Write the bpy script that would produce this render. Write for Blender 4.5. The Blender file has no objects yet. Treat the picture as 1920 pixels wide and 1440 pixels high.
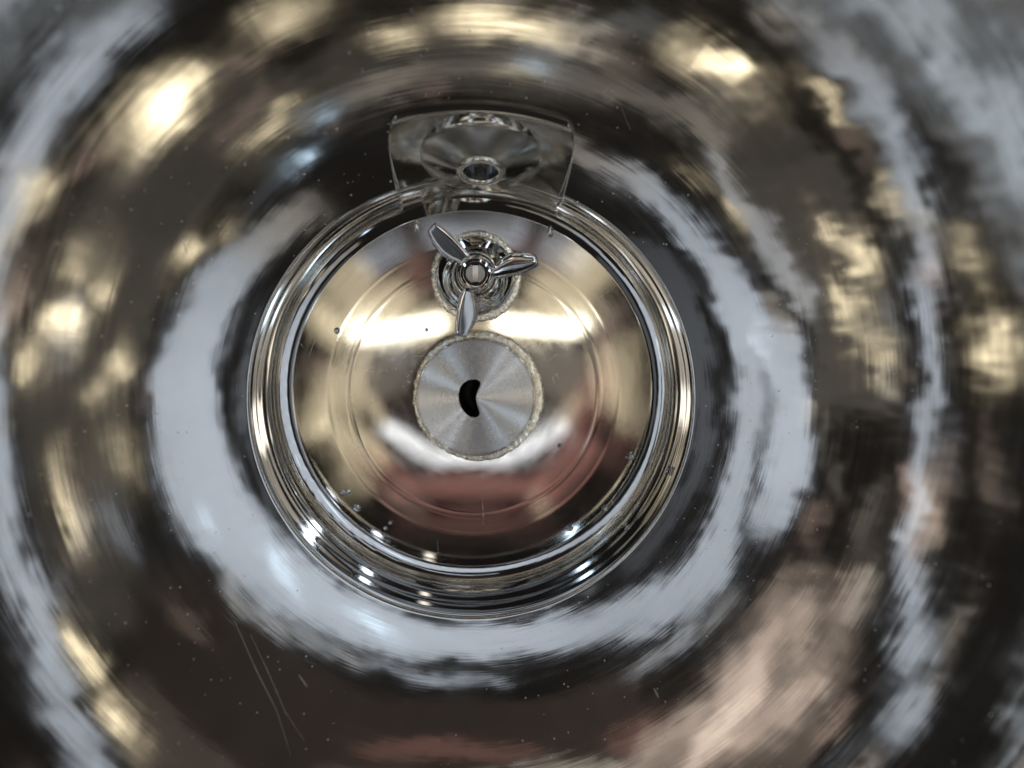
import bpy, bmesh, math, random
from mathutils import Vector, Matrix, Quaternion
from math import sin, cos, pi, radians as R, atan2, sqrt, asin

random.seed(7)
S = bpy.context.scene
COL = S.collection

# ------------------------------------------------------------------ camera
CAM = Vector((-0.0025, 0.0655, 0.539))
F = 1300.0                                   # focal length in photo pixels (1920 wide)
cd = bpy.data.cameras.new("camera")
cam = bpy.data.objects.new("camera", cd)
COL.objects.link(cam)
S.camera = cam
cd.sensor_width = 36.0
cd.lens = 36.0 * F / 1920.0
cd.clip_start, cd.clip_end = 0.01, 100.0
v = Vector(((884 - 960) / F, (720 - 579) / F, -1)).normalized()
cam.rotation_mode = 'QUATERNION'
cam.rotation_quaternion = v.rotation_difference(Vector((0, 0, -1)))
cam.location = CAM
cd.dof.use_dof = True
cd.dof.focus_distance = 0.50
cd.dof.aperture_fstop = 2.1

# ------------------------------------------------------------------ world
W = bpy.data.worlds.new("World")
S.world = W
W.use_nodes = True
bg = W.node_tree.nodes["Background"]
bg.inputs[0].default_value = (0.011, 0.0095, 0.0085, 1)
bg.inputs[1].default_value = 1.0

S.view_settings.view_transform = 'Standard'
S.view_settings.look = 'None'
S.view_settings.exposure = 0.12
S.view_settings.gamma = 1.0
S.cycles.max_bounces = 14
S.cycles.glossy_bounces = 12
S.cycles.diffuse_bounces = 3
S.cycles.transmission_bounces = 8
S.cycles.use_denoising = True
S.cycles.caustics_reflective = True
S.cycles.sample_clamp_indirect = 8.0
S.cycles.blur_glossy = 0.0


def lamp(name, phi, az, dist, sx, sy, rad, color, roll=0.0, shape='RECTANGLE'):
    """area lamp seen at angle phi from straight up and azimuth az (degrees), facing the vessel"""
    d = Vector((sin(R(phi)) * cos(R(az)), sin(R(phi)) * sin(R(az)), cos(R(phi))))
    ld = bpy.data.lights.new(name, 'AREA')
    ld.shape = shape
    ld.size, ld.size_y = sx, sy
    area = sx * sy * (pi / 4 if shape in ('ELLIPSE', 'DISK') else 1)
    ld.energy = rad * pi * area
    ld.color = color
    o = bpy.data.objects.new(name, ld)
    COL.objects.link(o)
    tgt = Vector((0, 0, 0.1))
    o.location = tgt + d * dist
    q = (-d).to_track_quat('-Z', 'Y')
    o.rotation_mode = 'QUATERNION'
    o.rotation_quaternion = q @ Quaternion((0, 0, 1), R(roll))
    return o


DIST = 12.0                                   # the lamps hang this far off, in a large hall
DEG = DIST * pi / 180


def ring(phi, az, w, h, rad, col, roll=0.0, shape='RECTANGLE', name="hall_lamp"):
    """w = extent along the azimuth, h = extent in elevation, degrees of arc"""
    return lamp(name, phi, az, DIST, w * DEG, h * DEG, rad, col, roll, shape)


def spot(phi, az, w, h, rad, col, roll=0.0):
    """lamp with a soft glow: three nested discs one behind the other"""
    w, h = w * .82, h * .78
    rr = random.Random(int(phi * 31 + az * 7))
    for _k in range(3 if w * h < 40 else 5):
        dp, da_ = rr.uniform(-.5, .5) * h, rr.uniform(-.5, .5) * w / max(.3, sin(R(phi)))
        lamp("spot_or_bounce_lamp", phi + dp, az + da_, DIST + .3 + .03 * _k, w * rr.uniform(.25, .8) * DEG, h * rr.uniform(.2, .6) * DEG, rad * rr.uniform(.5, 1.2), col, rr.uniform(-25, 25), 'ELLIPSE')
    for f, g in ((1.4, .14), (.85, .4), (.5, .5)):
        lamp("spot_or_bounce_lamp", phi, az, DIST + .05 * f, w * f * DEG, h * f * DEG, 1.7 * rad * g, col, roll, 'ELLIPSE')


def over(X, Y, w, h, rad, col, shape='RECTANGLE', rot=0.0, name="overhead_panel"):
    """light panel lying flat overhead, offsets in ceiling heights"""
    ld = bpy.data.lights.new(name, 'AREA')
    ld.shape = shape
    ld.size, ld.size_y = w * DIST, h * DIST
    ld.energy = rad * pi * w * h * DIST ** 2 * (pi / 4 if shape == 'ELLIPSE' else 1)
    ld.color = col
    o = bpy.data.objects.new(name, ld)
    COL.objects.link(o)
    o.location = (X * DIST, Y * DIST, DIST + .0005 * len(bpy.data.lights))
    o.rotation_euler = (0, 0, R(rot))
    return o


def chain(keys, step, name, col0=None):
    """row of panel lamps following (azimuth, low angle, high angle, radiance) keys"""
    a = keys[0][0]
    while a < keys[-1][0] - 1e-6:
        b = min(a + step, keys[-1][0])
        m = (a + b) / 2
        for p, q in zip(keys, keys[1:]):
            if p[0] <= m <= q[0]:
                t = (m - p[0]) / (q[0] - p[0])
                lo, hi, rd = (p[k] + (q[k] - p[k]) * t for k in (1, 2, 3))
                break
        ph = (lo + hi) / 2
        mixc = max(0, min(1, (rd - .2) / .3))
        col = tuple(BEIGE[c] + (COOL[c] - BEIGE[c]) * mixc for c in range(3))
        if col0:
            col = col0
        if rd > 0.008:
            ring(ph, m, (b - a) * sin(R(ph)) * 1.01, hi - lo, rd, col, name=name)
        a = b


COOL = (0.77, 0.86, 1.0)
BLUE = (0.60, 0.80, 1.0)
WARM = (1.0, 0.85, 0.58)
BEIGE = (1.0, 0.90, 0.78)
PINK = (1.0, 0.80, 0.68)
RED = (1.0, 0.47, 0.40)
BROWN = (1.0, 0.74, 0.62)
E = 'ELLIPSE'
# pale skylight panels round the hall
chain([(-58, 46, 50, .2), (-42, 46.5, 52, .42), (-32, 46, 53, .58), (-15, 44, 53, .66), (8, 40.5, 50, .66), (27, 36, 46, .66), (50, 33, 40, .66),
       (89, 31.8, 36.8, .68), (110, 32.5, 37.5, .62), (130, 36, 42, .52), (150, 41, 48.5, .56), (170, 43, 47, .60), (180, 43, 47.5, .62), (195, 46, 49, .62), (207, 47, 54, .64), (222, 48.5, 53, .55), (230, 48, 51, .52), (240, 50, 53.5, .45), (252, 51, 53.5, .22), (262, 52, 54, .1)],
      4.5, "skylight_lamp")
chain([(166, 49, 52.5, .55), (174, 48.6, 54, .68), (182, 48.8, 55.5, .7), (196, 50.2, 56.5, .68), (205, 51, 55.5, .6)], 4.5, "skylight_lamp")
chain([(62, 40, 40.6, .5), (80, 40.2, 41.4, .62), (98, 40.0, 40.6, .5)], 9, "skylight_lamp")
chain([(25, 47, 49, .35), (48, 42, 44, .45), (62, 40.4, 41.4, .4)], 9, "skylight_lamp")
chain([(125, 46, 47.2, .4), (140, 47, 49, .45), (152, 51, 52, .35)], 9, "skylight_lamp")
chain([(-42, 40, 41.5, .2), (-5, 35.5, 37, .32), (40, 30, 31, .36), (90, 28.3, 29, .34), (130, 31.5, 32.6, .22)], 6, "skylight_lamp", COOL)
chain([(205, 57.5, 60, .40), (222, 58, 60.5, .42), (236, 60, 62, .35)], 8, "skylight_lamp")
chain([(234, 62, 66, .2), (250, 60, 63, .12), (268, 60, 62, .05), (276, 60, 62, .10), (288, 58, 61, .2)], 9, "skylight_lamp")
chain([(-55, 37, 43, .06), (-20, 35, 41.5, .13), (10, 31, 37, .13), (40, 28, 33, .13), (90, 25.5, 28, .10)], 6, "skylight_lamp", COOL)
chain([(140, 31, 35, .06), (160, 35, 37, .08), (185, 38.5, 41, .12), (210, 40, 44, .10), (235, 41, 46, .06)], 6, "skylight_lamp", COOL)
# low windows near the horizon
chain([(-58, 79.5, 83, .45), (-45, 77.5, 81, .6), (-33, 75, 78, .55), (-14, 70.5, 73.5, .6), (5, 68.8, 71.5, .6), (19, 68, 70.5, .6), (38, 73, 76, .5)], 7, "window_lamp")
chain([(150, 78, 81, .5), (158, 73, 76, .58), (173, 69, 71.5, .6), (185, 69, 71.5, .6), (202, 72, 74, .6), (219, 77, 79.5, .55), (238, 81, 84, .38), (252, 83, 86, .2)], 7, "window_lamp")
# warm spot lamps
for a in ((71, -52, 9, 8, 1.5), (71, 242, 9, 6.5, 1.5), (68, 268, 15, 4, 1.1), (72, -69, 8, 5, .5), (66, -23, 4, 5, 1.3), (63.5, -28, 3, 3, 1.0),
          (68, -18, 3, 3, 1.0), (67, -30, 2, 4, .8), (75, -36, 3, 4, 1.1), (58, -18, 4, 4, 1.0), (60, -13, 2, 4, .7), (63, 2, 13, 2.5, .6), (56, -3, 7, 7, .22), (67, 23, 12, 2.5, .8),
          (68, 33, 8, 3, .9), (68, 212, 5, 4, 1.1), (66, 216, 3, 3, .9), (63, 207, 5, 3, .8), (65, 205, 3, 4, .8), (66, 198, 6, 4, .4), (77, 230, 7, 1.5, .9), (75, 217, 4, 2, .8),
          (60, -59, 8, 2, .6), (62, -63, 6, 2, .5), (56, -38, 4, 3, .9), (80, 198, 6, 6, .8), (80, 208, 3, 3, .7), (61, -95, 5, 2, .4), (66, -80, 5, 3, .7), (56, 190, 2, 4, .35), (58, 226, 6, 2, .45)):
    spot(*a, WARM)
for a in ((59, -68, 3.5, 2, 1.0), (55, -61, 3, 2.5, 1.0), (62, 262, 5, 2, .4), (39, 32, 10, 2.4, .5), (36, 58, 14, 1.2, .7), (46, 12, 4, 2, .4)):
    spot(*a, BLUE)
# lamps added in place of light thrown back by a pinkish wall and red carpet
for a in ((58, 147, 30, 9, .26), (61, 138, 20, 6, .24), (64, 160, 12, 7, .12), (57, 128, 22, 5, .2), (63, 125, 24, 5, .28), (66, 145, 20, 5, .2), (59, 115, 16, 3, .2)):
    spot(*a, PINK)
ring(57, 100, 30, 5, .30, BEIGE, 0, E, name="wall_bounce_lamp")
ring(60, 95, 34, 4, .30, BEIGE, 0, E, name="wall_bounce_lamp")
ring(58, 75, 24, 4, .10, PINK, 0, E, name="wall_bounce_lamp")
ring(51.5, 84, 30, 2.6, .11, RED, 0, E, name="wall_bounce_lamp")
ring(54, 120, 10, 3, .10, RED, 0, E, name="wall_bounce_lamp")
chain([(-64, 60, 70, .04), (-50, 57, 69, .03), (-30, 56, 70, .05), (-10, 55, 68, .05), (8, 56, 67, .03), (22, 60, 68, .04)], 9, "dim_fill_lamp", BEIGE)  # broad dim lamps added to fill the dark parts of the reflections
chain([(190, 58, 68, .07), (205, 58, 70, .06), (222, 60, 72, .05), (240, 60, 72, .02)], 9, "dim_fill_lamp", BEIGE)
chain([(250, 58, 66, .02), (268, 57, 68, .05), (290, 58, 66, .02)], 9, "dim_fill_lamp", BEIGE)
chain([(120, 54, 70, .05), (140, 54, 72, .10), (158, 56, 68, .07)], 9, "dim_fill_lamp", PINK)
chain([(18, 50, 62, .012), (50, 46, 62, .022), (90, 43, 56, .02), (125, 46, 56, .03)], 9, "dim_fill_lamp", BROWN)
chain([(30, 62, 70, .05), (60, 62, 72, .06), (100, 62, 72, .08)], 9, "dim_fill_lamp", PINK)
# random dim lamps added to mottle the reflections, in place of hall clutter
_r = random.Random(21)
for _ in range(150):
    ph = _r.uniform(53, 80)
    az = _r.uniform(-180, 180)
    dark = 20 < az < 165
    if dark and ph < 68 and _r.random() < .8:
        continue
    c = _r.choice((BROWN, BROWN, BEIGE, BEIGE, COOL, WARM))
    ring(ph, az, _r.uniform(2, 11), _r.uniform(.7, 3.2), _r.choice((.04, .07, .12, .2, .34)), c, _r.uniform(-15, 15), E, name="dim_fill_lamp")
# overhead
# straight overhead: bar lamps, and panels added to draw the floor's other reflections
over(0.001, -0.062, 0.356, 0.305, 0.025, BROWN, E, 0)
over(-0.092, -0.039, 0.116, 0.018, 5.5, (1, .92, .74), 'RECTANGLE', 11)
over(0.088, -0.035, 0.113, 0.017, 5.5, (1, .92, .74), 'RECTANGLE', -6)
over(0.005, -0.030, 0.333, 0.048, 0.45, WARM, E, 0)
over(-0.145, 0.012, 0.060, 0.035, 0.56, WARM, E, 44)
over(-0.113, -0.010, 0.088, 0.031, 0.62, WARM, E, 25)
over(-0.067, 0.030, 0.034, 0.052, 0.12, RED, E, -3)
over(-0.107, 0.012, 0.024, 0.035, 0.08, RED, E, 33)
over(0.141, 0.030, 0.067, 0.034, 0.62, WARM, E, -40)
over(0.114, -0.000, 0.089, 0.042, 0.62, WARM, E, -20)
over(0.094, 0.039, 0.039, 0.037, 0.16, PINK, E, -8)
over(0.061, 0.056, 0.034, 0.025, 0.08, RED, E, -5)
over(-0.106, 0.045, 0.060, 0.009, 0.62, COOL, 'RECTANGLE', 31)
over(0.005, 0.070, 0.124, 0.011, 0.62, COOL, 'RECTANGLE', 1)
over(0.114, 0.048, 0.061, 0.009, 0.62, COOL, 'RECTANGLE', -30)
over(0.005, 0.058, 0.089, 0.015, 0.5, BEIGE, E, 0)
over(-0.172, -0.041, 0.026, 0.064, 0.88, WARM, E, 12)
over(-0.182, -0.133, 0.019, 0.098, 1.06, WARM, E, -11)
over(-0.148, -0.110, 0.008, 0.119, 1.00, WARM, E, -8)
over(-0.163, -0.125, 0.006, 0.103, 1.00, WARM, E, -13)
over(-0.138, -0.192, 0.013, 0.081, 0.94, WARM, E, 42)
over(-0.166, -0.187, 0.020, 0.077, 0.69, WARM, E, 25)
over(-0.143, -0.233, 0.053, 0.024, 0.50, WARM, E, -46)
over(-0.185, -0.092, 0.014, 0.034, 0.25, BROWN, E, 3)
over(0.169, -0.111, 0.007, 0.094, 1.00, WARM, E, 10)
over(0.183, -0.117, 0.006, 0.122, 1.25, WARM, E, 9)
over(0.197, -0.111, 0.007, 0.134, 1.25, WARM, E, 4)
over(0.152, -0.143, 0.033, 0.122, 0.18, RED, E, -19)
over(0.186, -0.194, 0.015, 0.071, 0.11, RED, E, -26)
over(0.171, -0.049, 0.027, 0.070, 0.22, BROWN, E, -7)
over(-0.120, -0.090, 0.074, 0.084, 0.13, BEIGE, E, 1)
over(0.118, -0.090, 0.073, 0.080, 0.15, BEIGE, E, -1)
over(-0.095, -0.070, 0.037, 0.033, 0.12, COOL, E, 2)
over(0.001, -0.214, 0.115, 0.018, 1.7, (.94, .96, 1), 'RECTANGLE', -1)
over(-0.088, -0.189, 0.072, 0.017, 1.7, (.94, .96, 1), 'RECTANGLE', -36)
over(0.095, -0.189, 0.080, 0.017, 1.7, (.94, .96, 1), 'RECTANGLE', 35)
over(-0.129, -0.146, 0.013, 0.058, 0.75, WARM, E, 26)
over(0.134, -0.147, 0.014, 0.053, 0.69, WARM, E, -30)
over(0.001, -0.252, 0.210, 0.033, 0.23, RED, E, -1)  # red panels added in place of unseen red clothing overhead
over(-0.114, -0.222, 0.095, 0.026, 0.18, RED, E, -45)
over(0.124, -0.221, 0.102, 0.034, 0.23, RED, E, 42)
over(0.001, -0.290, 0.200, 0.011, 0.16, RED, E, -1)
over(-0.087, -0.264, 0.075, 0.010, 0.18, BROWN, E, -28)
over(0.099, -0.263, 0.069, 0.010, 0.16, RED, E, 25)
over(0.089, -0.270, 0.020, 0.013, 0.62, WARM, E, 6)
over(0.001, -0.305, 0.156, 0.010, 0.05, BROWN, E, -1)
# narrow pale strips added to fan gleams across the turned disc
for psi, t0, wd, rd, c in ((38, .52, .026, 8.0, COOL), (57, .50, .016, 7.0, COOL), (122, .48, .028, 6.5, BLUE), (332, .46, .06, 4.5, BLUE), (240, .46, .02, 5.0, COOL),
                           (180, .46, .08, 1.6, BEIGE), (5, .46, .10, 1.8, BEIGE), (205, .42, .03, 2.5, COOL), (75, .5, .02, 2, BEIGE), (292, .46, .02, 3, COOL)):
    over(t0 * cos(R(psi)), -0.13 + t0 * sin(R(psi)), .24, wd, rd * 1.25, c, 'RECTANGLE', psi, name="gleam_strip")
# fill panels added high up on both sides to brighten welds and hub
chain([(-60, 19, 27, .12), (-50, 19, 28, .4), (-40, 19, 29, .55), (-28, 18, 28, .35), (-15, 19, 24, .25), (0, 20, 27, .45), (15, 19, 27, .45), (28, 20, 26, .30), (42, 20, 24, .12)],
      4, "overhead_panel", BEIGE)
chain([(144, 20, 24, .12), (155, 19.5, 21.5, .55), (175, 20, 22, .7), (192, 21, 23, .9), (200, 19, 26, .5), (214, 19, 28, .65), (228, 19, 29, .75), (240, 19, 28, .45), (250, 18, 27, .12)],
      4, "overhead_panel", BEIGE)
chain([(158, 24, 25.5, .6), (178, 25, 26.5, .8), (195, 26, 27.5, .7)], 8, "overhead_panel", WARM)
chain([(-118, 25, 30, .28), (-104, 25, 30, .5), (-92, 26, 31, .55), (-76, 25.5, 30, .5), (-62, 26, 29, .2)], 8, "overhead_panel", COOL)

# ------------------------------------------------------------------ materials
class NT:
    def __init__(self, name):
        self.m = bpy.data.materials.new(name)
        self.m.use_nodes = True
        self.t = self.m.node_tree
        self.b = self.t.nodes["Principled BSDF"]
        self.out = self.t.nodes["Material Output"]

    def n(self, typ, **kw):
        nd = self.t.nodes.new(typ)
        for k, val in kw.items():
            setattr(nd, k, val)
        return nd

    def l(self, a, b):
        self.t.links.new(a, b)

    def math(self, op, a, b=None, c=None):
        nd = self.n("ShaderNodeMath", operation=op)
        for i, x in enumerate((a, b, c)):
            if x is None:
                continue
            if isinstance(x, (int, float)):
                nd.inputs[i].default_value = x
            else:
                self.l(x, nd.inputs[i])
        return nd.outputs[0]

    def noise(self, vec, scale, detail=3, rough=0.5):
        nd = self.n("ShaderNodeTexNoise")
        if vec is not None:
            self.l(vec, nd.inputs["Vector"])
        nd.inputs["Scale"].default_value = scale
        nd.inputs["Detail"].default_value = detail
        nd.inputs["Roughness"].default_value = rough
        return nd.outputs["Fac"]

    def ramp(self, fac, p0, p1, c0=0.0, c1=1.0):
        nd = self.n("ShaderNodeMapRange")
        self.l(fac, nd.inputs[0])
        for i, x in enumerate((p0, p1, c0, c1)):
            nd.inputs[i + 1].default_value = x
        return nd.outputs[0]


STEEL = (0.735, 0.725, 0.695)


def steel(name, rough=0.06, wav=0.0, wav_scale=14, streak=0.0, streak_v=170, specks=0.0, scratch=0.0,
          base=STEEL, rvar=0.03, streak_u=4, cross=0.0, aniso=0.0, dents=0.0):
    """polished stainless steel; uv: u = azimuth, v = arc length along the profile (metres)"""
    k = NT(name)
    b = k.b
    b.inputs["Metallic"].default_value = 1.0
    b.inputs["Base Color"].default_value = (*base, 1)
    if aniso:
        b.inputs["Anisotropic"].default_value = aniso
        tg = k.n("ShaderNodeTangent", direction_type='RADIAL', axis='Z')
        k.l(tg.outputs[0], b.inputs["Tangent"])
    tc = k.n("ShaderNodeTexCoord")
    obj = tc.outputs["Object"]
    sep = k.n("ShaderNodeSeparateXYZ")
    k.l(obj, sep.inputs[0])
    x, y = sep.outputs[0], sep.outputs[1]
    rr = k.math('SQRT', k.math('ADD', k.math('MULTIPLY', x, x), k.math('MULTIPLY', y, y)))
    uv = k.n("ShaderNodeSeparateXYZ")
    k.l(tc.outputs["UV"], uv.inputs[0])
    vv = uv.outputs[1]
    # direction vector on the unit circle, stretched along the circumference
    comb = k.n("ShaderNodeCombineXYZ")
    k.l(k.math('MULTIPLY', k.math('DIVIDE', x, rr), streak_u), comb.inputs[0])
    k.l(k.math('MULTIPLY', k.math('DIVIDE', y, rr), streak_u), comb.inputs[1])
    k.l(k.math('MULTIPLY', vv, streak_v), comb.inputs[2])
    rn = k.noise(comb.outputs[0], 1.0, 2.5, 0.5)
    rcloud = k.noise(obj, 22, 4, 0.6)
    r1 = k.math('ADD', k.ramp(rn, .3, .7, rough - rvar * .5, rough + rvar * .5),
                k.ramp(rcloud, .35, .7, -rvar * .5, rvar))
    r1 = k.math('MAXIMUM', r1, 0.012)
    h = None

    def add(hh, amp):
        nonlocal h
        t = k.math('MULTIPLY', hh, amp)
        h = t if h is None else k.math('ADD', h, t)
    if wav:
        add(k.noise(obj, wav_scale, 2, 0.45), wav)
        add(k.noise(obj, wav_scale * 3.1, 2, 0.5), wav * 0.16)
    if dents:
        dm = k.ramp(k.math('ADD', k.math('ADD', k.math('MULTIPLY', x, 1.0), k.math('MULTIPLY', y, 0.35)), k.math('MULTIPLY', vv, 0.15)), 0.13, 0.29, 0.06, 1.0)
        c4 = k.n("ShaderNodeCombineXYZ")
        k.l(k.math('MULTIPLY', x, 20), c4.inputs[0])
        k.l(k.math('MULTIPLY', y, 34), c4.inputs[1])
        k.l(k.math('MULTIPLY', vv, 14), c4.inputs[2])
        add(k.math('MULTIPLY', k.noise(c4.outputs[0], 1.0, 2, 0.55), dm), dents)
    if streak:
        pm = k.ramp(k.noise(obj, 7.0, 2, 0.5), 0.38, 0.62, 0.25, 1.0)
        add(k.math('MULTIPLY', rn, pm), streak)
        c3 = k.n("ShaderNodeCombineXYZ")
        k.l(k.math('MULTIPLY', k.math('DIVIDE', x, rr), streak_u * 1.7), c3.inputs[0])
        k.l(k.math('MULTIPLY', k.math('DIVIDE', y, rr), streak_u * 1.7), c3.inputs[1])
        k.l(k.math('MULTIPLY', vv, streak_v * 3.2), c3.inputs[2])
        add(k.math('MULTIPLY', k.noise(c3.outputs[0], 1.0, 3, 0.6), pm), streak * .40)
    if cross:
        # fine polishing lines running down the wall
        c2 = k.n("ShaderNodeCombineXYZ")
        k.l(k.math('MULTIPLY', k.math('DIVIDE', x, rr), 260), c2.inputs[0])
        k.l(k.math('MULTIPLY', k.math('DIVIDE', y, rr), 260), c2.inputs[1])
        k.l(k.math('MULTIPLY', vv, 60), c2.inputs[2])
        add(k.noise(c2.outputs[0], 1.0, 2, 0.5), cross)
    if scratch:
        # thin random scratches: distorted wave lines masked by noise
        for sc, rot in ((38, 0.4), (30, 1.7), (44, 2.6)):
            mp = k.n("ShaderNodeMapping")
            mp.inputs["Rotation"].default_value = (0, 0, rot)
            mp.inputs["Scale"].default_value = (1, 0.12, 1)
            k.l(obj, mp.inputs[0])
            vo = k.n("ShaderNodeTexVoronoi", feature='DISTANCE_TO_EDGE')
            k.l(mp.outputs[0], vo.inputs["Vector"])
            vo.inputs["Scale"].default_value = sc
            ln = k.ramp(vo.outputs["Distance"], 0.0, 0.012, 1, 0)
            ms = k.ramp(k.noise(obj, 17 + sc * .3, 2, .5), .55, .62, 0, 1)
            m2 = k.math('MULTIPLY', ln, ms)
            add(m2, scratch)
            r1 = k.math('ADD', r1, k.math('MULTIPLY', m2, 0.22))
    col = None
    if specks:
        vo = k.n("ShaderNodeTexVoronoi", feature='F1')
        k.l(obj, vo.inputs["Vector"])
        vo.inputs["Scale"].default_value = 175
        vo.inputs["Randomness"].default_value = 1
        sz = k.ramp(k.noise(obj, 300, 1, .5), .3, .75, 0.02, 0.11)
        dot = k.math('LESS_THAN', vo.outputs["Distance"], sz)
        sepc = k.n("ShaderNodeSeparateColor")
        k.l(vo.outputs["Color"], sepc.inputs[0])
        pick = k.math('GREATER_THAN', sepc.outputs[0], 1 - specks)
        patch = k.math('GREATER_THAN', k.noise(obj, 9, 2, .5), 0.46)
        dot = k.math('MULTIPLY', k.math('MULTIPLY', dot, pick), patch)
        mixn = k.n("ShaderNodeMix", data_type='RGBA')
        k.l(dot, mixn.inputs[0])
        mixn.inputs[6].default_value = (*base, 1)
        mixn.inputs[7].default_value = (0.86, 0.82, 0.76, 1)
        k.l(mixn.outputs[2], b.inputs["Base Color"])
        k.l(k.math('SUBTRACT', 1.0, k.math('MULTIPLY', dot, 0.7)), b.inputs["Metallic"])
        r1 = k.math('ADD', r1, k.math('MULTIPLY', dot, 0.4))
    k.l(r1, b.inputs["Roughness"])
    if h is not None:
        bp = k.n("ShaderNodeBump")
        bp.inputs["Strength"].default_value = 1.0
        bp.inputs["Distance"].default_value = 1.0
        k.l(h, bp.inputs["Height"])
        k.l(bp.outputs[0], b.inputs["Normal"])
    return k.m


M_BOWL = steel("bowl_steel", 0.088, wav=0.0014, wav_scale=9, streak=0.000024, streak_v=260, streak_u=3, specks=0.9, cross=0.000006, aniso=0.75, dents=0.0005)
M_BAND = steel("band_steel", 0.045, base=(.66, .665, .67), wav=0.0003, wav_scale=14, streak=0.00002, streak_v=420, streak_u=1.2)
M_FLOOR = steel("floor_steel", 0.05, wav=0.00006, wav_scale=12, rvar=0.03, streak=0.0000012)
M_NICHE = steel("niche_steel", 0.10, wav=0.0004, wav_scale=22)
M_RIM = steel("rim_steel", 0.22)
M_NOZZLE = steel("nozzle_steel", 0.13, base=(.60, .57, .52))
M_BORE = steel("bore_steel", 0.12, base=(.42, .43, .46))  # darker copy of the steel, the bore's shade put into its colour
M_LIP = steel("lip_steel", 0.20, base=(.82, .78, .70))  # lighter copy of the steel, the lip's caught light put into its colour
M_POLISH = steel("mixer_steel", 0.045, rvar=0.02)
M_BLADE = steel("blade_steel", 0.11, rvar=0.04, base=(0.66, 0.65, 0.63))


def weld_mat():
    k = NT("weld_steel")
    k.b.inputs["Metallic"].default_value = 1.0
    obj = k.n("ShaderNodeTexCoord").outputs["Object"]
    n1 = k.noise(obj, 300, 3, .6)
    n2 = k.noise(obj, 90, 3, .6)
    cr = k.n("ShaderNodeMix", data_type='RGBA')
    k.l(k.ramp(n2, .35, .65), cr.inputs[0])
    cr.inputs[6].default_value = (.94, .85, .68, 1)
    cr.inputs[7].default_value = (.98, .93, .80, 1)
    k.l(cr.outputs[2], k.b.inputs["Base Color"])
    k.l(k.ramp(n1, .3, .7, .20, .34), k.b.inputs["Roughness"])
    bp = k.n("ShaderNodeBump")
    bp.inputs["Distance"].default_value = 0.00022
    k.l(n1, bp.inputs["Height"])
    k.l(bp.outputs[0], k.b.inputs["Normal"])
    return k.m


M_WELD = weld_mat()


def disc_mat():
    k = NT("turned_steel")
    b = k.b
    b.inputs["Metallic"].default_value = 1.0
    b.inputs["Base Color"].default_value = (.80, .82, .85, 1)
    b.inputs["Anisotropic"].default_value = 1.0
    b.inputs["Anisotropic Rotation"].default_value = 0.25
    tg = k.n("ShaderNodeTangent", direction_type='RADIAL', axis='Z')
    k.l(tg.outputs[0], b.inputs["Tangent"])
    tc = k.n("ShaderNodeTexCoord")
    sep = k.n("ShaderNodeSeparateXYZ")
    k.l(tc.outputs["Object"], sep.inputs[0])
    x, y = sep.outputs[0], sep.outputs[1]
    rr = k.math('SQRT', k.math('ADD', k.math('MULTIPLY', x, x), k.math('MULTIPLY', y, y)))
    cb = k.n("ShaderNodeCombineXYZ")
    k.l(k.math('MULTIPLY', rr, 1500), cb.inputs[0])
    nn = k.noise(cb.outputs[0], 1.0, 3, .6)
    cl = k.noise(tc.outputs["Object"], 60, 4, .6)
    k.l(k.math('ADD', k.ramp(nn, .3, .7, .23, .28), k.ramp(cl, .4, .7, 0, .06)), b.inputs["Roughness"])
    bp = k.n("ShaderNodeBump")
    bp.inputs["Distance"].default_value = 0.00002
    k.l(nn, bp.inputs["Height"])
    k.l(bp.outputs[0], b.inputs["Normal"])
    return k.m


M_DISC = disc_mat()


def plain(name, col, rough, metal=0.0):
    k = NT(name)
    k.b.inputs["Base Color"].default_value = (*col, 1)
    k.b.inputs["Roughness"].default_value = rough
    k.b.inputs["Metallic"].default_value = metal
    nn = k.noise(k.n("ShaderNodeTexCoord").outputs["Object"], 200, 3)
    k.l(k.ramp(nn, .3, .7, rough * .85, rough * 1.15), k.b.inputs["Roughness"])
    return k.m


M_DARK = plain("dark_bore", (0.012, 0.011, 0.010), 0.5, 0.2)  # near-black colour puts deep shade into the lower wall of the hole
M_GAP = plain("dark_gap", (0.02, 0.018, 0.016), 0.4, 0.3)


def water_mat():
    k = NT("water")
    k.b.inputs["Transmission Weight"].default_value = 1.0
    k.b.inputs["IOR"].default_value = 1.33
    k.b.inputs["Roughness"].default_value = 0.0
    nn = k.noise(k.n("ShaderNodeTexCoord").outputs["Object"], 300, 2)
    k.l(k.ramp(nn, .3, .7, 0.0, 0.03), k.b.inputs["Roughness"])
    return k.m


M_WATER = water_mat()


# ------------------------------------------------------------------ helpers
def thing(name, label, cat, loc=(0, 0, 0), group=None):
    o = bpy.data.objects.new(name, None)
    COL.objects.link(o)
    o.location = loc
    o.empty_display_size = 0.02
    o['label'] = label
    o['category'] = cat
    if group:
        o['group'] = group
    return o


def mesh_obj(name, verts, faces, mat, parent=None, uvs=None, normals=None, smooth=True, loc=(0, 0, 0)):
    me = bpy.data.meshes.new(name)
    me.from_pydata([tuple(p) for p in verts], [], faces)
    me.materials.append(mat)
    if smooth:
        me.polygons.foreach_set("use_smooth", [True] * len(me.polygons))
    if uvs is not None:
        ul = me.uv_layers.new(name="UVMap")
        li = [l.vertex_index for l in me.loops]
        flat = []
        for i in li:
            flat.extend(uvs[i])
        ul.data.foreach_set("uv", flat)
    me.update()
    if normals is not None:
        me.normals_split_custom_set_from_vertices([tuple(n) for n in normals])
    o = bpy.data.objects.new(name, me)
    COL.objects.link(o)
    o.location = loc
    if parent is not None:
        o.parent = parent
    return o


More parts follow.
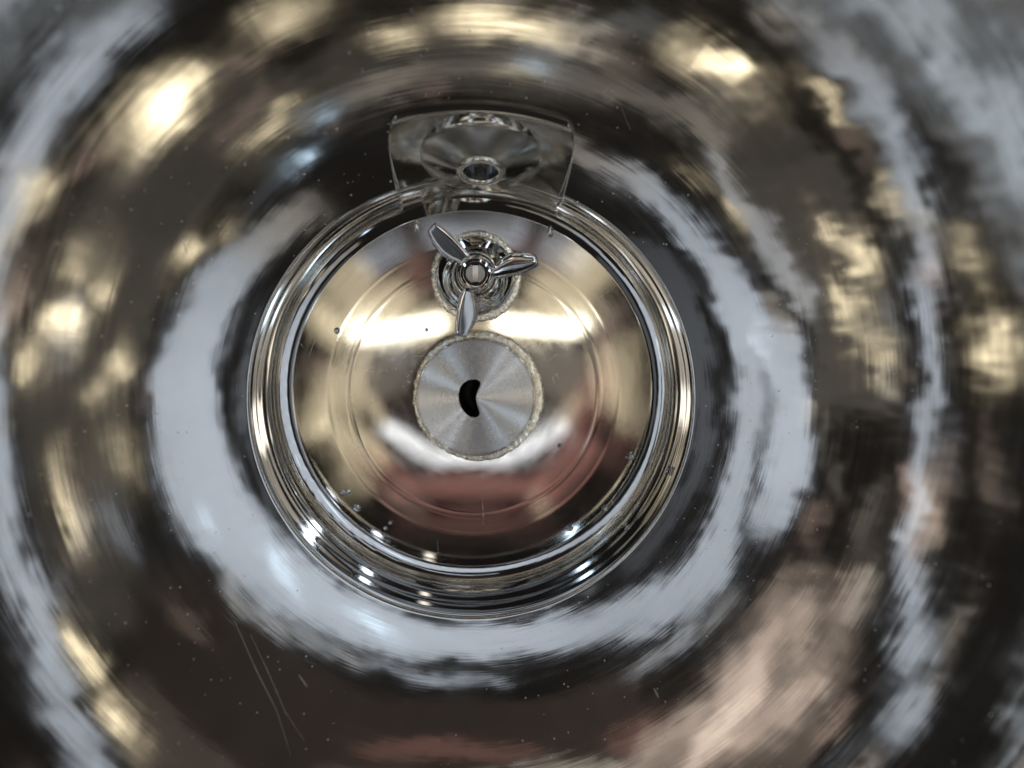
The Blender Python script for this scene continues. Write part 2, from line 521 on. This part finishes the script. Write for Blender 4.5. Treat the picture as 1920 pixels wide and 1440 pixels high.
def lathe(name, prof, mat, parent=None, loc=(0, 0, 0), seg=128, close=False, sharp=25, mtx=None):
    """revolve (r, z) pairs round z; open profile; duplicated vertices at corners sharper than `sharp` degrees"""
    p2 = []
    n = len(prof)
    segs = [[prof[0]]]
    for i in range(1, n):
        segs[-1].append(prof[i])
        if i < n - 1:
            a = Vector(prof[i]) - Vector(prof[i - 1])
            b = Vector(prof[i + 1]) - Vector(prof[i])
            if a.length > 1e-9 and b.length > 1e-9 and a.angle(b) > R(sharp):
                segs.append([prof[i]])
    verts, faces = [], []
    for sg in segs:
        base = len(verts)
        for (r, z) in sg:
            for j in range(seg):
                a = 2 * pi * j / seg
                verts.append(Vector((r * cos(a), r * sin(a), z)))
        for i in range(len(sg) - 1):
            for j in range(seg):
                j2 = (j + 1) % seg
                faces.append((base + i * seg + j, base + i * seg + j2, base + (i + 1) * seg + j2, base + (i + 1) * seg + j))
    if mtx is not None:
        verts = [mtx @ p for p in verts]
    return mesh_obj(name, verts, faces, mat, parent, loc=loc)


def arc(cx, cz, r, a0, a1, n=8):
    return [(cx + r * cos(R(a0 + (a1 - a0) * i / n)), cz + r * sin(R(a0 + (a1 - a0) * i / n))) for i in range(n + 1)]


def sstep(e0, e1, x):
    t = min(1, max(0, (x - e0) / (e1 - e0)))
    return t * t * (3 - 2 * t)


# ------------------------------------------------------------------ the vessel, one surface of revolution with a recess
vessel = thing("mixing_vessel", "polished stainless steel bowl with a round sunken well, seen from inside", "mixing vessel", (0, 0, 0))

ZR = 0.060          # height of the well rim
RB = 0.324          # bowl radius
ZC = 0.354          # bowl centre height


def resample(pts, n):
    L = [0]
    for a, b in zip(pts, pts[1:]):
        L.append(L[-1] + (Vector(b) - Vector(a)).length)
    out, j = [], 0
    for i in range(n):
        t = L[-1] * i / (n - 1)
        while j < len(pts) - 2 and L[j + 1] < t:
            j += 1
        f = (t - L[j]) / max(1e-12, L[j + 1] - L[j])
        out.append((pts[j][0] + (pts[j + 1][0] - pts[j][0]) * f, pts[j][1] + (pts[j + 1][1] - pts[j][1]) * f))
    return out


# floor profile: shallow dish with slight rings added to bend its reflections into arcs
def floor_z(r):
    z = 0.0022 * (max(0, r - 0.04) / 0.096) ** 1.3
    return z


R_F = 0.0500                                # edge of the flat middle of the floor
FL = [(0.036 + (R_F - 0.036) * i / 12, floor_z(0.036 + (R_F - 0.036) * i / 12)) for i in range(13)]
zf = floor_z(R_F)
# outer floor: rises ever more steeply into the wall; keys (r, slope in degrees)
SLK = [(R_F, 0.3), (0.0700, 0.5), (0.0945, 0.7), (0.0970, 1.5), (0.0995, 0.6), (0.1015, 1.1), (0.1110, 1.2), (0.1132, 1.7), (0.1150, 1.0), (0.1392, 1.8), (0.1397, 25.0), (0.1480, 33.5),
       (0.1492, 48.0), (0.1500, 65.0), (0.1506, 80.0), (0.1509, 87.0)]
FIL = [(R_F, zf)]
for (ra_, sa_), (rb_, sb_) in zip(SLK, SLK[1:]):
    for k_ in range(1, 11):
        t = (k_ - .5) / 10
        dr_ = (rb_ - ra_) / 10
        pr_, pz_ = FIL[-1]
        FIL.append((pr_ + dr_, pz_ + dr_ * math.tan(R(sa_ + (sb_ - sa_) * t))))
FIL = FIL[1:]
ISP = 110                                     # the recess starts here


def well_z(r):
    if r <= R_F:
        return floor_z(r)
    for p, q in zip(FIL, FIL[1:]):
        if p[0] <= r <= q[0]:
            return p[1] + (q[1] - p[1]) * (r - p[0]) / (q[0] - p[0])
    return FIL[0][1] if r < FIL[0][0] else FIL[-1][1]


zt = FIL[-1][1]
# well band: stacked shallow steps rolled into the wall
BND = [(FIL[-1][0], zt)]
band_r0, band_r1 = FIL[-1][0], 0.1512
NB = 60
for i in range(1, NB + 1):
    t = i / NB
    z = zt + (0.063 - zt) * t
    r = band_r0 + (band_r1 - band_r0) * t
    r += 0.00010 * sin(t * 2 * pi * 3.0) * sstep(0, .15, t) * sstep(1, .85, t)
    BND.append((r, z))
# rolled lip between band and bowl
th0 = asin(0.1536 / RB)
LIP = []
pz = ZC - RB * cos(th0)
p0, p3 = Vector(BND[-1]), Vector((0.1536, pz))
c1 = p0 + Vector((0.0006, 0.004))
c2 = p3 - Vector((cos(th0), sin(th0))) * 0.003
for i in range(1, 15):
    t = i / 14
    q = p0 * (1 - t) ** 3 + c1 * 3 * t * (1 - t) ** 2 + c2 * 3 * t * t * (1 - t) + p3 * t ** 3
    LIP.append((q.x, q.y))
TH_N = asin(0.192 / RB)       # top of the recess on the bowl
BO1 = []
for i in range(1, 31):
    th = th0 + (TH_N - th0) * i / 30
    BO1.append((RB * sin(th), ZC - RB * cos(th)))
SP_AZ = -45.0                              # the rim is cut lower towards this side


def bowl_top(azdeg):
    d = (azdeg - SP_AZ + 180) % 360 - 180
    tt = R(71 - 2.2 * math.exp(-(d / 48.0) ** 2))
    pts = []
    for i in range(1, 91):
        th = TH_N + (tt - TH_N) * i / 90
        pts.append((RB * sin(th), ZC - RB * cos(th)))
    ex, ez = pts[-1]
    rr_ = 0.006
    # roll outward from the tangent to horizontal
    cx, cz = ex + rr_ * sin(tt), ez - rr_ * cos(tt)
    for k_ in range(1, 13):
        a_ = tt * (1 - k_ / 12)
        pts.append((cx - rr_ * sin(a_), cz + rr_ * cos(a_)))
    ex, ez = pts[-1]
    for k_ in range(1, 7):
        pts.append((ex + .014 * k_, ez))
    return pts


BO2 = bowl_top(135)
NRIM = 18
profA_mid = FIL[ISP:] + BND[1:] + LIP + BO1           # the stretch the recess replaces
NM = len(profA_mid)
# recess profile over the same stretch
pa, pb = profA_mid[0], profA_mid[-1]
nz = []
nz += [pa]
raw = [pa]
for k_ in range(1, 11):
    t = (k_ - .5) / 10
    raw.append((raw[-1][0] + (0.1600 - pa[0]) / 10, raw[-1][1] + (0.1600 - pa[0]) / 10 * math.tan(R(30 + 18 * t))))
topr, topz = 0.1865, 0.0880
botr, botz = raw[-1][0] + .0002, raw[-1][1] + .0004
n_mid = 20
for i in range(0, n_mid + 1):
    t = i / n_mid
    raw.append((botr + (topr - botr) * t, botz + (topz - botz) * t))
dx, dz = pb[0] - topr, pb[1] - topz
tb = Vector((cos(TH_N), sin(TH_N)))
for i in range(1, 11):
    t = i / 10
    P0, P3 = Vector((topr, topz)), Vector(pb)
    C1 = P0 + Vector((0.3, 0.95)).normalized() * 0.004
    C2 = P3 - tb * 0.004
    q = P0 * (1 - t) ** 3 + C1 * 3 * t * (1 - t) ** 2 + C2 * 3 * t * t * (1 - t) + P3 * t ** 3
    raw.append((q.x, q.y))
NICH = resample(raw, NM)
FULL_A = FL + FIL[:ISP] + profA_mid + BO2
FULL_N = FL + FIL[:ISP] + NICH + BO2
iFIL = len(FL)
iM0 = len(FL) + ISP
iB0 = len(FL) + len(FIL)                 # band starts
iBO = iB0 + NB + 1                         # bowl starts (at the lip)
iM1 = iM0 + NM
NP = len(FULL_A)

AZN = 90 - 1.5                             # azimuth of the recess centre
azs = []
a = -180.0
fine = [(-30, -14), (14, 30)]
cur = -180.0
while cur < 180 - 1e-6:
    azs.append(cur)
    if any(f0 <= cur < f1 for f0, f1 in fine):
        cur += 0.14
    else:
        cur += 0.9
NA = len(azs)


def niche_fac(r, da, i):
    if abs(da) > 60:
        return 0.0
    s_ = abs(r * sin(R(da)))
    t = (i - iM0) / (NM - 1)
    w = 0.0022 + 0.0030 * max(0, t - .35) / .65
    d = 1 - (1 - t) / 0.16
    inset = 0.008 * (1 - sqrt(max(0, 1 - d * d))) if d > 0 else 0
    return 1 - sstep(0.0565 - inset, 0.0565 - inset + w, s_)


arcv = [0.0]
for p, q in zip(FULL_A, FULL_A[1:]):
    arcv.append(arcv[-1] + (Vector(q) - Vector(p)).length)

grid, nicf, uvg = [], [], []
for j, da in enumerate(azs):
    az = da + AZN
    ca, sa = cos(R(az)), sin(R(az))
    bt = bowl_top(az)
    for i in range(NP):
        ra, za = FULL_A[i]
        if iM0 <= i < iM1:
            rn_, zn_ = FULL_N[i]
            rm = ra * .5 + rn_ * .5
            f = niche_fac(rm, da, i)
            # rounded top corners
            ra, za = ra + (rn_ - ra) * f, za + (zn_ - za) * f
        else:
            f = 0
        if i >= iM1:
            ra, za = bt[i - iM1]
        grid.append(Vector((ra * ca, ra * sa, za)))
        nicf.append(f)
        uvg.append((az / 360.0, arcv[i]))
# analytic-ish vertex normals by central differences
nrm = []
for j in range(NA):
    jm, jp = (j - 1) % NA, (j + 1) % NA
    for i in range(NP):
        im, ip = max(0, i - 1), min(NP - 1, i + 1)
        du = grid[jp * NP + i] - grid[jm * NP + i]
        dv = grid[j * NP + ip] - grid[j * NP + im]
        n_ = du.cross(dv).normalized()
        nrm.append(n_)


def take(name, sel, mat):
    vmap, vs, ns, us, fs = {}, [], [], [], []
    for j in range(NA):
        j2 = (j + 1) % NA
        for i in range(NP - 1):
            ids = (j * NP + i, j2 * NP + i, j2 * NP + i + 1, j * NP + i + 1)
            if not sel(i, max(nicf[q] for q in ids)):
                continue
            f = []
            for q in ids:
                if q not in vmap:
                    vmap[q] = len(vs)
                    vs.append(grid[q])
                    ns.append(nrm[q])
                    us.append(uvg[q])
                f.append(vmap[q])
            fs.append(tuple(f))
    return mesh_obj(name, vs, fs, mat, vessel, uvs=us, normals=ns)


EPS = 0.02
take("well_floor", lambda i, f: i < iB0 - 1 and f <= EPS, M_FLOOR)
take("well_band", lambda i, f: iB0 - 1 <= i < iBO - 1 and f <= EPS, M_BAND)
take("bowl_wall", lambda i, f: iBO - 1 <= i < NP - NRIM and f <= EPS, M_BOWL)
take("rim", lambda i, f: i >= NP - NRIM, M_RIM)
take("recess", lambda i, f: f > EPS, M_NICHE)

# ------------------------------------------------------------------ conical nozzle in the recess
naz = R(AZN)
slope = Vector((topr - botr, topz - botz)).normalized()
nr = Vector((-slope.y, slope.x))               # inward + up normal in (r, z)
mid_t = 0.43
nc = Vector((botr + (topr - botr) * mid_t, botz + (topz - botz) * mid_t))
eo = Vector((cos(naz), sin(naz), 0))
et = Vector((-sin(naz), cos(naz), 0))
n3 = (eo * nr.x + Vector((0, 0, nr.y))).normalized()
u3 = (eo * slope.x + Vector((0, 0, slope.y))).normalized()
MN = Matrix((et, u3, et.cross(u3))).transposed()
if (MN @ Vector((0, 0, 1))).dot(n3) < 0:
    MN = Matrix((-et, u3, (-et).cross(u3))).transposed()
MN = MN.to_4x4()
MN.translation = eo * nc.x + Vector((0, 0, nc.y))
noz = lathe("nozzle", [(0.0425, -0.006), (0.0425, 0.0036), (0.0423, 0.0044), (0.0416, 0.0048)] +
            [(0.0416 - (0.0416 - 0.0170) * i / 12, 0.0048 + 0.0078 * i / 12) for i in range(1, 13)],
            M_NOZZLE, vessel, mtx=MN, sharp=40, seg=192)
lathe("nozzle_lip", [(0.0172, 0.0118), (0.0171, 0.0126)] + arc(0.0142, 0.0128, 0.0029, 0, 180, 18) + [(0.0112, 0.011)], M_LIP, noz, mtx=MN, sharp=60)
lathe("bore", [(0.0113, 0.0118), (0.0110, 0.004), (0.0106, -0.02), (0.010, -0.045), (0.0, -0.045)], M_BORE, noz, mtx=MN, sharp=40)

# ------------------------------------------------------------------ drain fitting in the middle of the well
DC = (0.0008, -0.0030)
kid = [(890, 711), (896, 711), (901, 715), (902, 720), (899, 728), (895, 736), (893.5, 742), (893, 748), (894.5, 757), (897, 765),
       (900, 773), (899.5, 779), (895, 783.5), (888, 784), (880, 781), (871, 773), (864, 762), (860.5, 750), (860.3, 739),
       (862.5, 728), (868, 719), (876, 713.5), (884, 711.3)]
kp = [((x - 893) / 2412, (745 - y) / 2412) for x, y in kid]
kc = ((878 - 893) / 2412, (747 - 745) / -2412)


def kid_r(ang):
    # distance from the kidney centre to its outline in a direction
    best = 0.001
    d = (cos(ang), sin(ang))
    m = len(kp)
    for i in range(m):
        ax, ay = kp[i][0] - kc[0], kp[i][1] - kc[1]
        bx, by = kp[(i + 1) % m][0] - kc[0], kp[(i + 1) % m][1] - kc[1]
        ex, ey = bx - ax, by - ay
        den = d[0] * ey - d[1] * ex
        if abs(den) < 1e-12:
            continue
        t = (ax * ey - ay * ex) / den
        s = (ax * d[1] - ay * d[0]) / den
        if t > 0 and -1e-6 <= s <= 1 + 1e-6:
            best = max(best, t)
    return best


NK = 180
kr = [kid_r(2 * pi * i / NK) for i in range(NK)]
for _ in range(3):
    kr = [(kr[i - 1] + 2 * kr[i] + kr[(i + 1) % NK]) / 4 for i in range(NK)]
RD = 0.0446
vs, fs = [], []
NRR = 24


def disc_z(x, y):
    return 0.0030 + 0.0012 * (sqrt(x * x + y * y) / RD)


for q in range(NRR + 1):
    t = q / NRR
    for i in range(NK):
        a_ = 2 * pi * i / NK
        xi, yi = kc[0] + kr[i] * cos(a_), kc[1] + kr[i] * sin(a_)
        # outer circle in the direction from disc centre
        bx, by = cos(a_), sin(a_)
        bb = kc[0] * bx + kc[1] * by
        tt = -bb + sqrt(bb * bb - (kc[0] ** 2 + kc[1] ** 2 - RD ** 2))
        xo, yo = kc[0] + tt * bx, kc[1] + tt * by
        x_, y_ = xi + (xo - xi) * t, yi + (yo - yi) * t
        vs.append((x_, y_, disc_z(x_, y_)))
for q in range(NRR):
    for i in range(NK):
        i2 = (i + 1) % NK
        fs.append((q * NK + i, (q + 1) * NK + i, (q + 1) * NK + i2, q * NK + i2))
drain = mesh_obj("drain_disc", vs, fs, M_DISC, vessel, loc=(DC[0], DC[1], 0))
# bevelled edge of the hole and the bore below
vs, fs = [], []
lev = [(1.0, 0.0), (0.965, -0.0005), (0.90, -0.0045), (0.89, -0.012), (0.88, -0.03)]
for f_, dz_ in lev:
    for i in range(NK):
        a_ = 2 * pi * i / NK
        x_, y_ = kc[0] + kr[i] * f_ * cos(a_), kc[1] + kr[i] * f_ * sin(a_)
        vs.append((x_, y_, disc_z(x_, y_) + dz_))
for q in range(2):
    for i in range(NK):
        i2 = (i + 1) % NK
        fs.append((q * NK + i2, (q + 1) * NK + i2, (q + 1) * NK + i, q * NK + i))
mesh_obj("hole_edge", vs[:3 * NK], fs, M_POLISH, drain)
vs2 = vs[2 * NK:]
fs = []
for q in range(2):
    for i in range(NK):
        i2 = (i + 1) % NK
        fs.append((q * NK + i2, (q + 1) * NK + i2, (q + 1) * NK + i, q * NK + i))
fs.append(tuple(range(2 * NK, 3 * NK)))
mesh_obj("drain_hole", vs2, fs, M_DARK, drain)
# raised seat edge round the disc
lathe("seat_edge", [(RD, 0.0038), (RD + .0002, 0.0050), (RD + .0009, 0.0054), (RD + .0016, 0.0050), (RD + .0022, 0.0030)], M_POLISH, drain,
      sharp=80, seg=160)


def weld_ring(name, parent, loc, r0, wid, hgt, zb, seed, side=0.0, az0=0.0, n=420):
    """irregular flat weld bead; width grows by `side` towards azimuth az0"""
    rnd = random.Random(seed)
    ph = [rnd.uniform(0, 2 * pi) for _ in range(12)]
    vs, fs = [], []
    K = 9
    jit = [rnd.uniform(-1, 1) for _ in range(n)]
    for _ in range(2):
        jit = [(jit[i - 1] + jit[i] * 2 + jit[(i + 1) % n]) / 4 for i in range(n)]
    for i in range(n):
        a_ = 2 * pi * i / n
        w = wid * (1 + side * cos(a_ - az0)) + 0.00018 * sin(a_ * 37 + ph[0]) + 0.0002 * sin(a_ * 17 + ph[1]) + 0.0003 * sin(a_ * 5 + ph[2]) + 0.0005 * jit[i]
        for k_ in range(K):
            t = k_ / (K - 1)
            rr = r0 + w * t
            hh = hgt * (1 + .05 * sin(a_ * 53 + ph[3] + 3 * t) + .06 * sin(a_ * 23 + ph[4] - 5 * t) + .12 * jit[(i + k_ * 7) % n])
            z = zb + hh * (1 - abs(2 * t - 1) ** 7) + .0006 * (1 - t) - 0.0010 * (t in (0, 1))
            vs.append((rr * cos(a_), rr * sin(a_), z))
    for i in range(n):
        i2 = (i + 1) % n
        for k_ in range(K - 1):
            fs.append((i * K + k_, i * K + k_ + 1, i2 * K + k_ + 1, i2 * K + k_))
    return mesh_obj(name, vs, fs, M_WELD, parent, loc=loc)


weld_ring("weld_bead", drain, (0, 0, 0), RD + 0.0014, 0.0050, 0.0009, 0.0022, 3, side=0.45, az0=0.2)

# ------------------------------------------------------------------ shaft boss (welded to the floor) and the propeller on it
BX, BY = 0.0004, 0.0905
zb = well_z(BY) + 0.0010
boss = lathe("shaft_boss", [(0.0302, -0.002), (0.0302, 0.0030)] + arc(0.0290, 0.0030, 0.0012, 0, 70, 4) +
             [(0.0285, 0.0048), (0.0178, 0.0165), (0.0172, 0.0185)] + arc(0.0162, 0.0188, 0.0010, 0, 110, 5) +
             [(0.0150, 0.0192), (0.0142, 0.0180), (0.012, 0.0175)], M_POLISH, vessel, (BX, BY, zb), sharp=35)
weld_ring("weld_bead", boss, (0, 0, 0), 0.0297, 0.0050, 0.0010, 0.0004, 9, side=0.22, az0=-0.5)

prop = thing("propeller", "three bladed steel mixing propeller above the round boss at the rear of the well", "propeller", (BX, BY, zb + 0.018))
hub = lathe("hub", [(0.0105, -0.003), (0.0112, 0.001), (0.0136, 0.0035), (0.0138, 0.011), (0.0136, 0.0125), (0.0112, 0.0182)] +
            arc(0.0106, 0.0180, 0.0006, 30, 90, 3) + [(0.0090, 0.0188), (0.0086, 0.0184), (0.0084, 0.0150)], M_POLISH, prop, sharp=22)
lathe("hub_gap", [(0.0086, 0.0165), (0.0060, 0.0165)], M_GAP, hub, seg=64)
scr = lathe("screw", [(0.0071, 0.014), (0.0071, 0.0165), (0.0, 0.0165)], M_POLISH, prop, seg=64)
for sg in (1, -1):
    vs, fs = [], []
    hw, rs, z0_, z1_ = 0.0021, 0.0070, 0.0164, 0.0182
    a0 = asin(hw / rs)
    rim_ = [(sg * rs * cos(a0 + (pi - 2 * a0) * i / 20 - pi / 2), rs * sin(a0 + (pi - 2 * a0) * i / 20 - pi / 2)) for i in range(21)]
    if sg < 0:
        rim_.reverse()
    m_ = len(rim_)
    cx_ = sum(p[0] for p in rim_) / m_
    for f_, z_ in ((1.0, z0_), (1.0, z1_ - .0003), (.94, z1_)):
        for p in rim_:
            vs.append((cx_ + (p[0] - cx_) * f_, p[1] * f_, z_))
    for q in range(2):
        for i in range(m_):
            i2 = (i + 1) % m_
            fs.append((q * m_ + i, q * m_ + i2, (q + 1) * m_ + i2, (q + 1) * m_ + i))
    fs.append(tuple(range(2 * m_, 3 * m_)))
    mesh_obj("screw_face", vs, fs, M_BLADE, scr, smooth=False)


def blade(az, pitch, outline, bow=0.0):
    """twisted plate blade; outline = (u, v_trailing, v_leading) stations along the radius, pitched about the radius"""
    NU, NV = 24, 10
    us = [o_[0] for o_ in outline]
    top, bot = [], []

    def interp(u, k_):
        for p, q in zip(outline, outline[1:]):
            if u <= q[0] + 1e-9:
                t = (u - p[0]) / (q[0] - p[0])
                return p[k_] + (q[k_] - p[k_]) * t
        return outline[-1][k_]
    T = 0.0016
    vs, fs = [], []
    M = Matrix.Rotation(R(az), 3, 'Z')
    for side in (1, -1):
        for iu in range(NU + 1):
            t = iu / NU
            u = us[0] + (us[-1] - us[0]) * t
            v0, v1 = interp(u, 1), interp(u, 2)
            pt = R(pitch[0] + (pitch[1] - pitch[0]) * t)
            for iv in range(NV + 1):
                s = iv / NV
                vv_ = v0 + (v1 - v0) * s
                edge = min(1, min(s, 1 - s) * 7) ** .5
                edge *= min(1, (1 - t) * 14 + .12) ** .5
                th = side * T * .5 * max(.18, edge)
                camber = bow * (1 - (2 * s - 1) ** 2)
                y_, z_ = vv_, th + camber
                P = Vector((u, y_ * cos(pt) - z_ * sin(pt), y_ * sin(pt) + z_ * cos(pt)))
                P = M @ P
                vs.append(P + Vector((0, 0, 0.0075)))
    W_ = NV + 1
    off = (NU + 1) * W_
    for iu in range(NU):
        for iv in range(NV):
            a_ = iu * W_ + iv
            fs.append((a_, a_ + W_, a_ + W_ + 1, a_ + 1))
            fs.append((off + a_ + 1, off + a_ + W_ + 1, off + a_ + W_, off + a_))
    for iu in range(NU):
        a_, b_ = iu * W_, (iu + 1) * W_
        fs.append((a_, off + a_, off + b_, b_))
        a_, b_ = iu * W_ + NV, (iu + 1) * W_ + NV
        fs.append((b_, off + b_, off + a_, a_))
    for iv in range(NV):
        a_ = iv
        fs.append((a_ + 1, off + a_ + 1, off + a_, a_))
        a_ = NU * W_ + iv
        fs.append((a_, off + a_, off + a_ + 1, a_ + 1))
    o_ = mesh_obj("blade", vs, fs, M_BLADE, prop)
    return o_


OUT = [(0.0120, -0.0066, 0.0034), (0.0165, -0.0074, 0.0046), (0.0205, -0.0076, 0.0074), (0.0285, -0.0076, 0.0100), (0.0370, -0.0066, 0.0086), (0.0440, -0.0050, 0.0058), (0.0466, -0.0040, 0.0040)]
blade(133, (-24, -23), OUT)
blade(13, (17, 9), OUT, .0012)
blade(256, (-26, -20), OUT, .0002)

# ------------------------------------------------------------------ marks and weld spots
QC = cam.rotation_quaternion.to_matrix()


def on_surface(px, py):
    """point of the vessel met by the sight line through a photo pixel, and its normal"""
    d = (QC @ Vector(((px - 960) / F, (720 - py) / F, -1))).normalized()
    c = CAM - Vector((0, 0, ZC))
    b_ = c.dot(d)
    t = -b_ + sqrt(max(0, b_ * b_ - c.length_squared + RB * RB))
    p = CAM + d * t
    if sqrt(p.x ** 2 + p.y ** 2) > 0.1536:
        return p, (Vector((0, 0, ZC)) - p).normalized()
    z = 0.0
    for _ in range(12):
        t = (z - CAM.z) / d.z
        p = CAM + d * t
        z = well_z(min(0.1500, sqrt(p.x ** 2 + p.y ** 2)))
    r_ = max(1e-6, sqrt(p.x ** 2 + p.y ** 2))
    sl_ = (well_z(min(.1475, r_ + .001)) - well_z(max(.037, r_ - .001))) / .002
    return p, Vector((-sl_ * p.x / r_, -sl_ * p.y / r_, 1)).normalized()


def scratch(pts, wd, mat=None):
    """fine raised-edge scratch as a thin ribbon"""
    pl = []
    for (x0, y0), (x1, y1) in zip(pts, pts[1:]):
        for k_ in range(10):
            t = k_ / 10
            pl.append(on_surface(x0 + (x1 - x0) * t, y0 + (y1 - y0) * t))
    vs, fs = [], []
    n_ = len(pl)
    for i_, (p, nn) in enumerate(pl):
        q = pl[min(n_ - 1, i_ + 1)][0] - pl[max(0, i_ - 1)][0]
        sd = q.cross(nn).normalized() * wd * (.35 + .65 * sin(pi * (i_ + .5) / n_)) * random.uniform(.6, 1)
        vs += [p - sd + nn * .00001, p + nn * .00009, p + sd + nn * .00001]
    for i_ in range(n_ - 1):
        for k_ in range(2):
            a_ = i_ * 3 + k_
            fs.append((a_, a_ + 1, a_ + 4, a_ + 3))
    return mesh_obj("scratch", vs, fs, mat or M_WELD, vessel)


for pts_, wd in (([(965, 665), (1000, 652), (1050, 628)], .00022), ([(1008, 682), (1035, 672), (1055, 655)], .00015),
                 ([(648, 686), (706, 698), (742, 692), (760, 668), (800, 667)], .00015), ([(742, 692), (735, 672), (748, 655)], .00012),
                 ([(694, 738), (700, 753), (697, 766), (689, 777)], .00018), ([(648, 856), (668, 842), (690, 830)], .00014),
                 ([(766, 862), (785, 850), (803, 838)], .00015), ([(579, 668), (585, 652), (592, 636)], .00014), ([(560, 640), (572, 655)], .0001),
                 ([(1040, 722), (1036, 708), (1044, 700), (1048, 712)], .00018), ([(1120, 560), (1150, 540)], .0001), ([(905, 935), (907, 990)], .00012),
                 ([(820, 1010), (822, 1040)], .0001)):
    scratch(pts_, wd)
M_DRIP = plain("dried_drip", (.40, .36, .33), .35, .85)
for pts_, wd in (([(440, 1165), (480, 1255), (520, 1335), (548, 1425)], .00035), ([(470, 1190), (505, 1265), (535, 1335), (575, 1395)], .0003),
                 ([(1160, 190), (1185, 250)], .0002), ([(560, 1265), (578, 1290)], .0008),
                 ([(345, 455), (352, 480)], .0003), ([(1226, 1290), (1236, 1310)], .0008)):
    scratch(pts_, wd, M_DRIP)


def blob(px, py, rx, ry, hgt, seed):
    p, nn = on_surface(px, py)
    rnd = random.Random(seed)
    vs, fs = [], []
    NS, NG = 18, 5
    tx = Vector((1, 0, 0)) - nn * nn.x
    tx.normalize()
    ty = nn.cross(tx)
    for k_ in range(NG):
        t = k_ / NG
        for i_ in range(NS):
            a_ = 2 * pi * i_ / NS
            w_ = cos(t * pi / 2) * rnd.uniform(.9, 1.08)
            vs.append(p + tx * rx * w_ * cos(a_) + ty * ry * w_ * sin(a_) + nn * (hgt * sin(t * pi / 2) - .0006))
    vs.append(p + nn * hgt)
    for k_ in range(NG - 1):
        for i_ in range(NS):
            i2 = (i_ + 1) % NS
            fs.append((k_ * NS + i_, k_ * NS + i2, (k_ + 1) * NS + i2, (k_ + 1) * NS + i_))
    for i_ in range(NS):
        fs.append(((NG - 1) * NS + i_, (NG - 1) * NS + (i_ + 1) % NS, NG * NS))
    return mesh_obj("weld_spot", vs, fs, M_POLISH, vessel)


blob(781, 424, .0022, .0050, .0022, 4)
blob(1032, 434, .0026, .0052, .0022, 5)

# ------------------------------------------------------------------ water droplets
def droplet(px, py, rpx, label, grp="water droplets on the well floor"):
    p_, n_ = on_surface(px, py)
    x, y, z = p_
    rad = 1.2 * rpx / 2412
    vs, fs = [], []
    NS, NRg = 16, 5
    rnd = random.Random(int(px * 7 + py))
    e = rnd.uniform(.85, 1.2)
    for k_ in range(NRg):
        t = k_ / NRg
        for i in range(NS):
            a_ = 2 * pi * i / NS
            vs.append((rad * cos(t * pi / 2) * cos(a_) * e, rad * cos(t * pi / 2) * sin(a_) / e, rad * .42 * sin(t * pi / 2)))
    vs.append((0, 0, rad * .42))
    for k_ in range(NRg - 1):
        for i in range(NS):
            i2 = (i + 1) % NS
            fs.append((k_ * NS + i, k_ * NS + i2, (k_ + 1) * NS + i2, (k_ + 1) * NS + i))
    for i in range(NS):
        fs.append(((NRg - 1) * NS + i, (NRg - 1) * NS + (i + 1) % NS, NRg * NS))
    fs.append(tuple(reversed(range(NS))))
    o_ = mesh_obj("water_droplet", vs, fs, M_WATER, None, loc=(x, y, z + 0.0001))
    o_.rotation_mode = 'QUATERNION'
    o_.rotation_quaternion = Vector((0, 0, 1)).rotation_difference(n_)
    o_['label'] = label
    o_['category'] = "droplet"
    o_['group'] = grp
    return o_


LL = ("topmost", "second from the top", "middle one", "second from the bottom", "lowest")
for w_, p in zip(LL, ((732, 980, 3.2), (722, 990, 3.2), (722, 1002, 2.6), (728, 1014, 2.8), (735, 1025, 2.4))):
    droplet(*p, "tiny water droplet, %s of the row by the lower left floor edge" % w_)
droplet(668, 953, 6.5, "largest clear droplet by itself on the lower left of the well floor")
droplet(642, 924, 4, "left one of two pale droplets side by side on the lower left floor")
droplet(652, 923, 4, "right one of two pale droplets side by side on the lower left floor")
droplet(1068, 991, 6, "elongated clear droplet near the lower right edge of the well floor")
droplet(1134, 953, 6, "round droplet touching the lower right edge of the well floor")
droplet(1148, 941, 4, "small droplet just above the round one at the lower right floor edge")
droplet(1182, 856, 7, "large flat droplet near the right edge of the well floor")
droplet(1049, 835, 3.4, "single bright droplet on the red reflection right of the drain")
DL = "pinhead droplet in the cluster just left of the drain weld"
for p in ((762, 700, 2), (768, 703, 2), (760, 712, 2.4), (767, 716, 2.4), (758, 722, 2.4), (764, 706, 1.8), (755, 730, 2.0), (772, 697, 1.8)):
    droplet(*p, DL)
droplet(632, 620, 5, "pale droplet left of the warm bar reflection")
droplet(800, 618, 3.2, "small droplet on the warm bar reflection left of the lowest blade")
